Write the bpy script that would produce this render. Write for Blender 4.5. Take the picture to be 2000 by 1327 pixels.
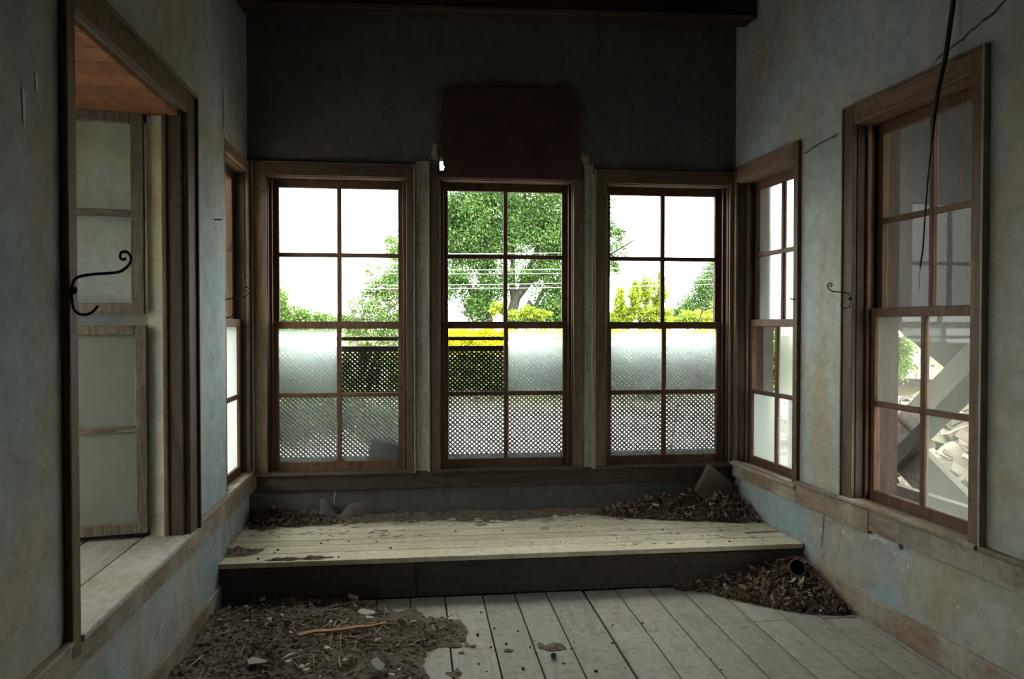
import bpy, bmesh, math, random
import numpy as np
from mathutils import Vector, Matrix, Euler

for o in list(bpy.data.objects): bpy.data.objects.remove(o)
scene = bpy.context.scene
COL = scene.collection
random.seed(7); RNG = np.random.default_rng(7)

# ------------------------------------------------------------------ camera
F = 1525.0; EYE = 1.45
YAW = math.radians(6.92); PIT = math.radians(1.07)
cd = bpy.data.cameras.new('camera'); cam = bpy.data.objects.new('camera', cd); COL.objects.link(cam)
cam.location = (0, 0, EYE); cam.rotation_euler = (math.pi/2 - PIT, 0, -YAW)
cd.sensor_width = 36; cd.lens = 36*F/2000; cd.clip_start = 0.05; cd.clip_end = 800
scene.camera = cam
# ------------------------------------------------------------------ light
SKY = 11.0
w = bpy.data.worlds.new('sky'); scene.world = w; w.use_nodes = True
bg = w.node_tree.nodes['Background']; bg.inputs[0].default_value = (0.985, 1.0, 0.965, 1); bg.inputs[1].default_value = SKY
sd = bpy.data.lights.new('sun', 'SUN'); sun = bpy.data.objects.new('sun', sd); COL.objects.link(sun)
sd.energy = 7.0; sd.angle = math.radians(1.5); sd.color = (1.0, 0.94, 0.82)
sun.rotation_euler = Vector((-0.35, 0.75, -1.15)).to_track_quat('-Z', 'Y').to_euler()
vs = scene.view_settings
vs.view_transform = 'Standard'; vs.look = 'None'; vs.gamma = 1.0; vs.use_curve_mapping = False
vs.exposure = 0.14
scene.cycles.transparent_max_bounces = 16
scene.cycles.max_bounces = 10
scene.cycles.diffuse_bounces = 6

# ------------------------------------------------------------------ pixel helpers
FW = Vector((math.sin(YAW)*math.cos(PIT), math.cos(YAW)*math.cos(PIT), -math.sin(PIT)))
RT = Vector((math.cos(YAW), -math.sin(YAW), 0)); UP = RT.cross(FW)
CP = Vector((0, 0, EYE))
def ray(x, y): return FW + RT*((x-1000)/F) - UP*((y-663.5)/F)
def onz(x, y, z): r = ray(x, y); return CP + r*((z-EYE)/r.z)
def ony(x, y, Y): r = ray(x, y); return CP + r*(Y/r.y)

# ------------------------------------------------------------------ mesh helpers
def tag(o, label=None, cat=None, group=None, kind=None):
    if label: o['label'] = label
    if cat: o['category'] = cat
    if group: o['group'] = group
    if kind: o['kind'] = kind
    return o
def link(name, me, mat=None, parent=None):
    o = bpy.data.objects.new(name, me); COL.objects.link(o)
    if mat and me and not me.materials: me.materials.append(mat)
    if parent: o.parent = parent
    return o
def empty(name, loc=(0, 0, 0), rz=0.0):
    o = bpy.data.objects.new(name, None); COL.objects.link(o)
    o.empty_display_size = 0.1; o.location = loc; o.rotation_euler = (0, 0, rz)
    return o
class MB:
    """collects shapes, then makes one mesh"""
    def __init__(s): s.v = []; s.f = []
    def poly(s, vs_, fs_):
        n = len(s.v); s.v += [tuple(p) for p in vs_]; s.f += [tuple(i+n for i in f) for f in fs_]; return s
    def box(s, x0, x1, y0, y1, z0, z1):
        return s.poly([(x0,y0,z0),(x1,y0,z0),(x1,y1,z0),(x0,y1,z0),(x0,y0,z1),(x1,y0,z1),(x1,y1,z1),(x0,y1,z1)],
                      [(0,3,2,1),(4,5,6,7),(0,1,5,4),(1,2,6,5),(2,3,7,6),(3,0,4,7)])
    def bar(s, a, b, w_, h_, up=(0,0,1)):
        a = Vector(a); b = Vector(b); d = (b-a).normalized(); u = Vector(up)
        if abs(d.dot(u)) > .95: u = Vector((0,1,0))
        r = d.cross(u).normalized()*w_/2; t = r.cross(d).normalized()*h_/2
        P = [a-r-t, a+r-t, a+r+t, a-r+t, b-r-t, b+r-t, b+r+t, b-r+t]
        return s.poly(P, [(0,3,2,1),(4,5,6,7),(0,1,5,4),(1,2,6,5),(2,3,7,6),(3,0,4,7)])
    def tube(s, pts, rad, n=8, cap=True):
        pts = [Vector(p) for p in pts]; rad = rad if isinstance(rad, (list, tuple)) else [rad]*len(pts)
        vs_ = []; prev = None
        for i, p in enumerate(pts):
            d = (pts[min(i+1, len(pts)-1)] - pts[max(i-1, 0)]).normalized()
            if prev is None:
                u = Vector((0,0,1)) if abs(d.z) < .9 else Vector((1,0,0))
                r = d.cross(u).normalized()
            else:
                r = (prev - d*prev.dot(d)).normalized()
            prev = r; t = d.cross(r)
            for k in range(n):
                a = 2*math.pi*k/n; vs_.append(p + (r*math.cos(a) + t*math.sin(a))*rad[i])
        fs_ = []
        for i in range(len(pts)-1):
            for k in range(n):
                k2 = (k+1) % n; fs_.append((i*n+k, i*n+k2, (i+1)*n+k2, (i+1)*n+k))
        if cap: fs_.append(tuple(range(n))[::-1]); fs_.append(tuple((len(pts)-1)*n+k for k in range(n)))
        return s.poly(vs_, fs_)
    def prism(s, outline, z0, z1):
        n = len(outline)
        vs_ = [(x, y, z0) for x, y in outline] + [(x, y, z1) for x, y in outline]
        return s.poly(vs_, [tuple(range(n))[::-1], tuple(range(n, 2*n))] + [(i, (i+1) % n, n+(i+1) % n, n+i) for i in range(n)])
    def mesh(s, name, smooth=False):
        me = bpy.data.meshes.new(name); me.from_pydata(s.v, [], s.f); me.update()
        if smooth: me.polygons.foreach_set('use_smooth', [True]*len(me.polygons))
        return me
    def build(s, name, mat, parent=None, smooth=False, bevel=0):
        o = link(name, s.mesh(name, smooth), mat, parent)
        if bevel:
            m = o.modifiers.new('bevel', 'BEVEL'); m.width = bevel; m.segments = 2; m.limit_method = 'ANGLE'
        return o
def B(name, mat, parent, *b, bevel=0): return MB().box(*b).build(name, mat, parent, bevel=bevel)

# ------------------------------------------------------------------ materials
MATS = {}
def nm(name):
    m = bpy.data.materials.new(name); m.use_nodes = True; nt = m.node_tree; MATS[name] = m
    return m, nt, nt.nodes, nt.links, nt.nodes['Principled BSDF']
def coords(nt, scale=(1,1,1), kind='Object'):
    tc = nt.nodes.new('ShaderNodeTexCoord'); mp = nt.nodes.new('ShaderNodeMapping'); mp.inputs['Scale'].default_value = scale
    nt.links.new(tc.outputs[kind], mp.inputs['Vector']); return mp.outputs[0]
def noise(nt, vec, scale, detail=4, rough=.6, dist=0):
    n = nt.nodes.new('ShaderNodeTexNoise'); n.inputs['Scale'].default_value = scale; n.inputs['Detail'].default_value = detail
    n.inputs['Roughness'].default_value = rough; n.inputs['Distortion'].default_value = dist
    nt.links.new(vec, n.inputs['Vector']); return n.outputs['Fac']
def ramp(nt, fac, stops):
    r = nt.nodes.new('ShaderNodeValToRGB'); el = r.color_ramp.elements
    while len(el) < len(stops): el.new(0.5)
    for e, (p, c) in zip(el, stops): e.position = p; e.color = (*c, 1) if len(c) == 3 else c
    nt.links.new(fac, r.inputs[0]); return r.outputs[0]
def mix(nt, fac, a, b, mode='MIX'):
    m = nt.nodes.new('ShaderNodeMix'); m.data_type = 'RGBA'; m.blend_type = mode
    for sck, v in ((m.inputs[0], fac), (m.inputs[6], a), (m.inputs[7], b)):
        if hasattr(v, 'links') or hasattr(v, 'node'): nt.links.new(v, sck)
        elif isinstance(v, (int, float)): sck.default_value = v
        else: sck.default_value = (*v, 1)
    return m.outputs[2]
def bump(nt, h, strength, dist, bsdf):
    b = nt.nodes.new('ShaderNodeBump'); b.inputs['Strength'].default_value = strength; b.inputs['Distance'].default_value = dist
    nt.links.new(h, b.inputs['Height']); nt.links.new(b.outputs[0], bsdf.inputs['Normal'])
def orand(nt): return nt.nodes.new('ShaderNodeObjectInfo').outputs['Random']

def wood(name, dark, light, grain='x', rough=.75, pale=None, scale=1.0, var=.35, bstr=.35):
    m, nt, N, L, P = nm(name)
    sc = {'x': (1.2, 14, 14), 'y': (14, 1.2, 14), 'z': (14, 14, 1.2)}[grain]
    tc = N.new('ShaderNodeTexCoord'); add = N.new('ShaderNodeVectorMath'); add.operation = 'ADD'
    oi = N.new('ShaderNodeObjectInfo'); sclv = N.new('ShaderNodeVectorMath'); sclv.operation = 'SCALE'
    sclv.inputs[0].default_value = (37, 19, 53); L.new(oi.outputs['Random'], sclv.inputs['Scale'])
    L.new(tc.outputs['Object'], add.inputs[0]); L.new(sclv.outputs[0], add.inputs[1])
    mp = N.new('ShaderNodeMapping'); mp.inputs['Scale'].default_value = tuple(a*scale for a in sc); L.new(add.outputs[0], mp.inputs[0])
    g = noise(nt, mp.outputs[0], 2.2, 8, .65, 1.2)
    c = ramp(nt, g, [(.3, dark), (.7, light)])
    mp2 = N.new('ShaderNodeMapping'); mp2.inputs['Scale'].default_value = (2.2, 2.2, 2.2); L.new(add.outputs[0], mp2.inputs[0])
    big = noise(nt, mp2.outputs[0], 1.3, 5, .65)
    if pale:
        pf = ramp(nt, big, [(.45, (0,0,0)), (.62, (1,1,1))]); c = mix(nt, pf, c, pale)
    hs = N.new('ShaderNodeHueSaturation'); L.new(c, hs.inputs['Color'])
    mr = N.new('ShaderNodeMapRange'); mr.inputs[3].default_value = 1-var; mr.inputs[4].default_value = 1+var*.6
    L.new(oi.outputs['Random'], mr.inputs[0]); L.new(mr.outputs[0], hs.inputs['Value'])
    fin = noise(nt, add.outputs[0], 26, 4, .7)
    dirt = ramp(nt, fin, [(.3, (.72,.70,.66)), (.55, (1,1,1))])
    L.new(mix(nt, 1.0, hs.outputs[0], dirt, 'MULTIPLY'), P.inputs['Base Color'])
    P.inputs['Roughness'].default_value = rough; P.inputs['Specular IOR Level'].default_value = .25
    bump(nt, g, bstr, .004, P)
    return m
def plaster(name, base, blue, tan, stain=.5, up=None):
    m, nt, N, L, P = nm(name)
    v = coords(nt); vv = coords(nt, (1, 1, .45))
    c = mix(nt, ramp(nt, noise(nt, vv, 2.1, 6, .62, .6), [(.42, (0,0,0)), (.62, (1,1,1))]), base, blue)
    t = ramp(nt, noise(nt, vv, 1.5, 8, .68, .9), [(.46, (0,0,0)), (.64, (1,1,1))])
    tm = N.new('ShaderNodeMath'); tm.operation = 'MULTIPLY'; tm.inputs[1].default_value = stain; L.new(t, tm.inputs[0])
    c = mix(nt, tm.outputs[0], c, tan)
    mott = ramp(nt, noise(nt, v, 9, 8, .75, .4), [(.32, (.74,.72,.68)), (.6, (1.0,1.0,1.0))])
    c = mix(nt, 1.0, c, mott, 'MULTIPLY')
    sp = ramp(nt, noise(nt, v, 60, 3, .6), [(.26, (.6,.57,.52)), (.36, (1,1,1))])
    c = mix(nt, .6, c, sp, 'MULTIPLY')
    L.new(c, P.inputs['Base Color']); P.inputs['Roughness'].default_value = .93; P.inputs['Specular IOR Level'].default_value = .15
    h = noise(nt, v, 6, 10, .6, .3); bump(nt, h, .5, .02, P)
    return m
def plain(name, a, b=None, scale=8, rough=.8, metal=0, bstr=.2, spec=.3, rnd=False):
    m, nt, N, L, P = nm(name)
    v = coords(nt); n = noise(nt, v, scale, 6, .65)
    c = ramp(nt, n, [(.32, a), (.68, b or a)])
    if rnd:
        hs = N.new('ShaderNodeHueSaturation'); mr = N.new('ShaderNodeMapRange'); mr.inputs[3].default_value = .6; mr.inputs[4].default_value = 1.25
        L.new(orand(nt), mr.inputs[0]); L.new(mr.outputs[0], hs.inputs['Value']); L.new(c, hs.inputs['Color']); c = hs.outputs[0]
    L.new(c, P.inputs['Base Color']); P.inputs['Roughness'].default_value = rough; P.inputs['Metallic'].default_value = metal
    P.inputs['Specular IOR Level'].default_value = spec
    if bstr: bump(nt, n, bstr, .01, P)
    return m
def leafmat(name, cols, trans=.35, rough=.55, clump=.9):
    m, nt, N, L, P = nm(name)
    g = N.new('ShaderNodeNewGeometry')
    st = [(i/(max(1, len(cols)-1)), c) for i, c in enumerate(cols)]
    nz_ = noise(nt, coords(nt), clump, 3, .6); ma = N.new('ShaderNodeMath'); ma.operation = 'MULTIPLY_ADD'; ma.inputs[1].default_value = 1.8; ma.inputs[2].default_value = -.9; L.new(nz_, ma.inputs[0])
    mb_ = N.new('ShaderNodeMath'); mb_.operation = 'ADD'; mb_.use_clamp = True; L.new(ma.outputs[0], mb_.inputs[0]); L.new(g.outputs['Random Per Island'], mb_.inputs[1])
    c = ramp(nt, mb_.outputs[0] if clump else g.outputs['Random Per Island'], st)
    L.new(c, P.inputs['Base Color']); P.inputs['Roughness'].default_value = rough; P.inputs['Specular IOR Level'].default_value = .25
    tr = N.new('ShaderNodeBsdfTranslucent'); L.new(c, tr.inputs[0])
    ms = N.new('ShaderNodeMixShader'); ms.inputs[0].default_value = trans
    L.new(P.outputs[0], ms.inputs[1]); L.new(tr.outputs[0], ms.inputs[2]); L.new(ms.outputs[0], N['Material Output'].inputs[0])
    return m
def pane(name, dust, tint=(.80,.88,.84), trans=.75, var=.12, gloss=.05, blur=0.0, tcol=(.97,.99,.98)):
    """window glass: clear part, a part that blurs what is behind, a film of dust that scatters, a faint mirror"""
    m, nt, N, L, P = nm(name); N.remove(P)
    tp = N.new('ShaderNodeBsdfTransparent'); tp.inputs[0].default_value = (*tcol, 1)
    clear = tp.outputs[0]
    if blur > 0:
        rf = N.new('ShaderNodeBsdfRefraction'); rf.inputs['Color'].default_value = (*tcol, 1); rf.inputs['Roughness'].default_value = .42; rf.inputs['IOR'].default_value = 1.05
        bm_ = N.new('ShaderNodeMixShader'); bm_.inputs[0].default_value = blur; L.new(tp.outputs[0], bm_.inputs[1]); L.new(rf.outputs[0], bm_.inputs[2]); clear = bm_.outputs[0]
    df = N.new('ShaderNodeBsdfDiffuse'); df.inputs[0].default_value = (*tint, 1)
    tl = N.new('ShaderNodeBsdfTranslucent'); tl.inputs[0].default_value = (*tint, 1)
    d2 = N.new('ShaderNodeMixShader'); d2.inputs[0].default_value = trans; L.new(df.outputs[0], d2.inputs[1]); L.new(tl.outputs[0], d2.inputs[2])
    a = N.new('ShaderNodeMixShader'); L.new(clear, a.inputs[1]); L.new(d2.outputs[0], a.inputs[2])
    if dust > 0:
        n = noise(nt, coords(nt, (1,1,.6)), 5, 7, .6, .8)
        mr = N.new('ShaderNodeMapRange'); mr.inputs[1].default_value = .3; mr.inputs[2].default_value = .7
        mr.inputs[3].default_value = max(0, dust-var); mr.inputs[4].default_value = min(1, dust+var); L.new(n, mr.inputs[0])
        L.new(mr.outputs[0], a.inputs[0])
    else: a.inputs[0].default_value = 0
    gl = N.new('ShaderNodeBsdfGlossy'); gl.inputs['Roughness'].default_value = .02
    fr = N.new('ShaderNodeFresnel'); fr.inputs[0].default_value = 1.45
    fm = N.new('ShaderNodeMath'); fm.operation = 'MULTIPLY'; fm.inputs[1].default_value = gloss/.04; L.new(fr.outputs[0], fm.inputs[0])
    ge = N.new('ShaderNodeNewGeometry'); iv = N.new('ShaderNodeMath'); iv.operation = 'SUBTRACT'; iv.inputs[0].default_value = 1; L.new(ge.outputs['Backfacing'], iv.inputs[1])
    f2 = N.new('ShaderNodeMath'); f2.operation = 'MULTIPLY'; L.new(fm.outputs[0], f2.inputs[0]); L.new(iv.outputs[0], f2.inputs[1])
    b = N.new('ShaderNodeMixShader'); L.new(f2.outputs[0], b.inputs[0]); L.new(a.outputs[0], b.inputs[1]); L.new(gl.outputs[0], b.inputs[2])
    L.new(b.outputs[0], N['Material Output'].inputs[0])
    return m

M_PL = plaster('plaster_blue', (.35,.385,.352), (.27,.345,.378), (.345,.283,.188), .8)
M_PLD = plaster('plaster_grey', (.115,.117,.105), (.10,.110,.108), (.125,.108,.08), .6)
M_PLT = plaster('plaster_bay', (.55,.475,.33), (.38,.41,.39), (.50,.38,.21), .8)
M_TRH = wood('trim_wood_h', (.072,.046,.027), (.165,.110,.068), 'x')
M_TRV = wood('trim_wood_v', (.072,.045,.026), (.165,.108,.065), 'z')
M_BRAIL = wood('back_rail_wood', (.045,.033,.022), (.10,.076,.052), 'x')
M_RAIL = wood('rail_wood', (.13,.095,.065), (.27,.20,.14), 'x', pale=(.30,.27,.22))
M_SASHH = wood('sash_wood_h', (.065,.035,.020), (.15,.085,.05), 'x')
M_SASHV = wood('sash_wood_v', (.065,.033,.018), (.15,.080,.045), 'z')
M_JAMB = wood('jamb_wood', (.022,.014,.009), (.055,.036,.024), 'z')
M_GREYV = wood('weathered_strip', (.22,.21,.165), (.40,.375,.30), 'z')
M_OLDH = wood('old_sash_h', (.07,.052,.035), (.21,.17,.12), 'x', scale=1.6)
M_OLDV = wood('old_sash_v', (.07,.052,.035), (.20,.16,.115), 'z', scale=1.6)
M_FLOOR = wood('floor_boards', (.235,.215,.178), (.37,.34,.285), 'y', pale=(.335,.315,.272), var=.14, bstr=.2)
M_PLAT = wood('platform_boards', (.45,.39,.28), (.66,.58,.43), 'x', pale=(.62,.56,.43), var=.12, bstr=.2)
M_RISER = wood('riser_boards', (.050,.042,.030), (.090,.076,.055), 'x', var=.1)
M_SILL = wood('sill_boards', (.24,.21,.165), (.38,.34,.275), 'x', pale=(.35,.325,.28), var=.15)
M_SOFF = wood('soffit_boards', (.17,.066,.028), (.32,.135,.06), 'y', scale=.7, var=.2)
M_BEAM = wood('beam_wood', (.035,.020,.014), (.075,.045,.030), 'x')
M_CEIL = wood('ceiling_boards', (.035,.024,.017), (.07,.048,.034), 'y')
M_PANEL = plain('rusty_panel', (.035,.016,.010), (.062,.030,.020), 7, .85)
M_IRON = plain('black_iron', (.014,.012,.011), (.03,.025,.022), 30, .5, .6)
M_DARK = plain('under_floor', (.02,.017,.013), None, 8, 1)
M_DIRT = plain('dirt', (.065,.050,.036), (.19,.150,.110), 35, 1, bstr=.6)
M_DIRT2 = plain('platform_dirt', (.075,.056,.038), (.20,.155,.11), 35, 1, bstr=.6)
M_TWIG = plain('twig', (.20,.15,.105), (.38,.30,.22), 20, .9, rnd=True)
M_CHIP = plain('paint_flake', (.42,.40,.335), (.58,.55,.475), 12, .9, rnd=True)
M_WSPL = wood('splinter_wood', (.22,.11,.055), (.38,.21,.11), 'x')
M_CARD = plain('worn_board', (.09,.066,.042), (.15,.115,.078), 9, .9)
M_LATT = wood('lattice_wood', (.020,.017,.014), (.045,.039,.032), 'x', var=.2)
M_EXT = wood('exterior_boards', (.017,.0135,.010), (.038,.031,.024), 'x', var=.25)
M_SHUT = wood('shutter_boards', (.42,.20,.075), (.78,.46,.20), 'z')
M_WHITE = plain('white_plastic', (.45,.45,.44), (.5,.5,.49), 3, .6)
M_WIRE = plain('pale_wire', (.30,.30,.29), None, 3, .5, bstr=0)
M_BLKW = plain('dark_cable', (.02,.018,.016), (.05,.045,.04), 20, .7, bstr=0)
M_BARK = plain('bark', (.020,.017,.014), (.045,.038,.032), 14, .95)
M_PBARK = plain('pale_bark', (.14,.12,.10), (.20,.175,.15), 14, .95)
M_DLEAF = None
G_CLEAR = pane('glass_clear', 0, gloss=.03)
G_DUST = pane('glass_dusty', .205, (.83,.95,.91), .88, .035, .02)
G_DUSTL = pane('glass_dusty_light', .165, (.82,.91,.88), .88, .04, .02)
G_HAZE = pane('glass_hazed', .205, (.30,.325,.275), .75, .035, .016)
G_HAZEU = pane('glass_hazed_upper', .205, (.045,.048,.038), .75, .035, .006)
G_MILK = pane('glass_milky', .24, (.55,.62,.58), .85, .05, .02, .75)
G_OLD = pane('glass_old_frosted', .70, (.34,.345,.29), .35, .05, .006)
G_OLDC = pane('glass_old_thin', .08, (.5,.48,.40), .4, .04, .006)

# ------------------------------------------------------------------ wall frames
class Fr:
    def __init__(s, O, N):
        s.N = Vector((N[0], N[1], 0)).normalized(); s.U = Vector((s.N.y, -s.N.x, 0)); s.O = Vector((O[0], O[1], 0))
        s.rz = math.atan2(s.U.y, s.U.x)
    def w(s, u, d, z): return s.O + s.U*u + s.N*d + Vector((0, 0, z))
RA = math.radians(2.8)
FB = Fr((0, 5.05), (0, 1)); FL = Fr((-1.02, 0), (-1, 0)); FL2 = Fr((-1.05, 0), (-1, 0)); FR_ = Fr((2.128, 5.05), (math.cos(RA), math.sin(RA)))
def framed(name, fr, kind='structure'):
    o = empty(name, fr.O, fr.rz)
    if kind: o['kind'] = kind
    return o
def wall(name, fr, u0, u1, z0, z1, th, holes, mat):
    us = sorted({u0, u1, *[h[0] for h in holes], *[h[1] for h in holes]}); zs = sorted({z0, z1, *[h[2] for h in holes], *[h[3] for h in holes]})
    def solid(i, j):
        if i < 0 or j < 0 or i >= len(us)-1 or j >= len(zs)-1: return False
        cu = (us[i]+us[i+1])/2; cz = (zs[j]+zs[j+1])/2
        return not any(h[0] < cu < h[1] and h[2] < cz < h[3] for h in holes)
    m = MB()
    for i in range(len(us)-1):
        for j in range(len(zs)-1):
            if not solid(i, j): continue
            a, b, c, d = us[i], us[i+1], zs[j], zs[j+1]
            m.poly([(a,0,c),(b,0,c),(b,0,d),(a,0,d)], [(0,1,2,3)]); m.poly([(a,th,c),(b,th,c),(b,th,d),(a,th,d)], [(3,2,1,0)])
            if not solid(i-1, j): m.poly([(a,0,c),(a,0,d),(a,th,d),(a,th,c)], [(0,1,2,3)])
            if not solid(i+1, j): m.poly([(b,0,c),(b,th,c),(b,th,d),(b,0,d)], [(0,1,2,3)])
            if not solid(i, j-1): m.poly([(a,0,c),(a,th,c),(b,th,c),(b,0,c)], [(0,1,2,3)])
            if not solid(i, j+1): m.poly([(a,0,d),(b,0,d),(b,th,d),(a,th,d)], [(0,1,2,3)])
    bm = bmesh.new(); me = m.mesh(name); bm.from_mesh(me); bmesh.ops.remove_doubles(bm, verts=bm.verts, dist=1e-5); bm.to_mesh(me); bm.free()
    o = link(name, me, mat); o.location = fr.O; o.rotation_euler = (0, 0, fr.rz); o['kind'] = 'structure'
    return o

CEIL = 3.5; TH = .18
BW = [dict(o=(-.935,-.065,.50,2.39), c=(-1.012,-.022,2.462)), dict(o=(.145,1.02,.50,2.39), c=(.085,1.085,2.44)), dict(o=(1.235,2.085,.50,2.385), c=(1.165,2.122,2.46))]
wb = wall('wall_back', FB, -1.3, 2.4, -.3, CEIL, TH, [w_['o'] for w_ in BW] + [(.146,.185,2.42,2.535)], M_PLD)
LN = (2.45, 3.585, .52, 2.385)
wl = wall('wall_left', FL, -4.1, 4.338, -.3, CEIL, .14, [LN], M_PL)
LF = (4.40, 4.972, .52, 2.395)
wl2 = wall('wall_left_recess', FL2, 4.338, 5.06, -.3, CEIL, .12, [LF], M_PL)
RF = (.055, .785, .515, 2.40); RN = (1.352, 2.15, .555, 2.46)
wr = wall('wall_right', FR_, -.15, 9.2, -.3, CEIL, .15, [RF, RN], M_PL)
wf = wall('wall_front', Fr((0, -4.0), (0, -1)), -2.9, 1.2, -.3, CEIL, .15, [], M_PL)
fl = B('floor', M_DARK, None, -1.2, 2.75, -4.1, 5.1, -.12, -.03); fl['kind'] = 'structure'
ce = B('ceiling', M_CEIL, None, -2.4, 3.3, -4.2, 5.9, CEIL, CEIL+.12); ce['kind'] = 'structure'

# floor planks: measured seams, running away from the camera
seams = [-1.02, -.90, -.72, -.55, -.385, -.215, -.039, .145, .345, .52, .688, .892, 1.076, 1.258, 1.435, 1.628, 1.81, 1.99, 2.17, 2.36, 2.55]
for i in range(len(seams)-1):
    g = .0035 if i != 11 else .011
    a, b = seams[i]+g, seams[i+1]-.0035
    br = [4.158]
    if i in (15, 17): br += [3.62]
    if i == 16: br += [3.05]
    br += [1.2 + .3*(i % 4), -1.4 + .3*(i % 3), -4.0]
    for k in range(len(br)-1):
        y1, y0 = br[k]-.002*(k > 0), br[k+1]+.002
        zz = random.uniform(-.003, .0)
        o = B('plank', M_FLOOR, fl, a, b, y0, y1, -.03+zz, zz, bevel=.003)
# platform
pf = empty('platform', (.55, 4.16, 0)); tag(pf, 'low plank platform running below the three back windows', 'platform')
py = [4.150, 4.308, 4.452, 4.556, 4.70, 4.82, 4.94, 5.052]
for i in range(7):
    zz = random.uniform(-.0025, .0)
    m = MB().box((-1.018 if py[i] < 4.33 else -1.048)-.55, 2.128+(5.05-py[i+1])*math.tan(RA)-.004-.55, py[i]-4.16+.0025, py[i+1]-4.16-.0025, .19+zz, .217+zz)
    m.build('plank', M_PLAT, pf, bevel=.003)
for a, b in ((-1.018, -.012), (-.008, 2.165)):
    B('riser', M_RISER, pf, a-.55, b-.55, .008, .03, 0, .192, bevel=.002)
# baseboards
bb = framed('baseboard_right', FR_)
B('board', M_RAIL, bb, .91, 9.0, -.022, 0, 0, .125, bevel=.004)
bb = framed('baseboard_left', FL)
B('board', M_RAIL, bb, -3.9, 4.14, -.018, 0, 0, .11, bevel=.004)

# rails under the windows
ra = framed('trim_1', FB)
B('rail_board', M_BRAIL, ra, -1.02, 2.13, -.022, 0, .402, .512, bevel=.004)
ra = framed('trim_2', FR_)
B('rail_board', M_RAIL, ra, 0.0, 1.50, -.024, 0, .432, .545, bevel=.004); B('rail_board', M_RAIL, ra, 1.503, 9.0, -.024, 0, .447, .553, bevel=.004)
B('ledge', M_RAIL, ra, .84, 1.272, -.036, 0, .545, .562, bevel=.004); B('ledge', M_RAIL, ra, 2.225, 9.0, -.036, 0, .553, .572, bevel=.004)
ra = framed('trim_3', FL)
B('rail_board', M_RAIL, ra, -3.9, 3.53, -.022, 0, .425, .512, bevel=.004); B('rail_board', M_RAIL, ra, 3.533, 4.335, -.02, 0, .425, .527, bevel=.004)
B('ledge', M_RAIL, ra, 3.725, 4.335, -.03, 0, .527, .541, bevel=.004)
B('rail_board', M_RAIL, ra, 4.338, 5.03, -.02, .03, .425, .52, bevel=.004)
B('ledge', M_RAIL, ra, -3.9, 2.392, -.03, 0, .512, .528, bevel=.004)

# ------------------------------------------------------------------ windows
def sash(win, name, u0, u1, z0, z1, dc, panes, st=.047, bot=.058, top=.05, mu=.028, th=.034, mats=None):
    """one sash: stiles and rails joined, muntins and panes as sub-parts; panes[row][col], row 0 at the bottom"""
    H_, V_ = mats or (M_SASHH, M_SASHV)
    m = MB()
    m.box(u0, u0+st, dc-th/2, dc+th/2, z0, z1).box(u1-st, u1, dc-th/2, dc+th/2, z0, z1)
    m.box(u0+st, u1-st, dc-th/2, dc+th/2, z0, z0+bot).box(u0+st, u1-st, dc-th/2, dc+th/2, z1-top, z1)
    s = m.build(name, V_, win, bevel=.003)
    nr, nc = len(panes), len(panes[0]); gu0, gu1, gz0, gz1 = u0+st, u1-st, z0+bot, z1-top
    pw = (gu1-gu0-(nc-1)*mu)/nc; ph = (gz1-gz0-(nr-1)*mu)/nr
    for c in range(nc-1):
        a = gu0+pw*(c+1)+mu*c; B('muntin', V_, s, a, a+mu, dc-th/2+.003, dc+th/2-.003, gz0, gz1, bevel=.004)
    for r in range(nr-1):
        a = gz0+ph*(r+1)+mu*r
        for c in range(nc):
            p0 = gu0+(pw+mu)*c; B('muntin', H_, s, p0, p0+pw, dc-th/2+.003, dc+th/2-.003, a, a+mu, bevel=.004)
    for r in range(nr):
        for c in range(nc):
            g = panes[r][c]
            if g is None: continue
            p0 = gu0+(pw+mu)*c; q0 = gz0+(ph+mu)*r
            B('pane', g, s, p0, p0+pw, dc-.0015, dc+.0015, q0, q0+ph)
    return s
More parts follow.
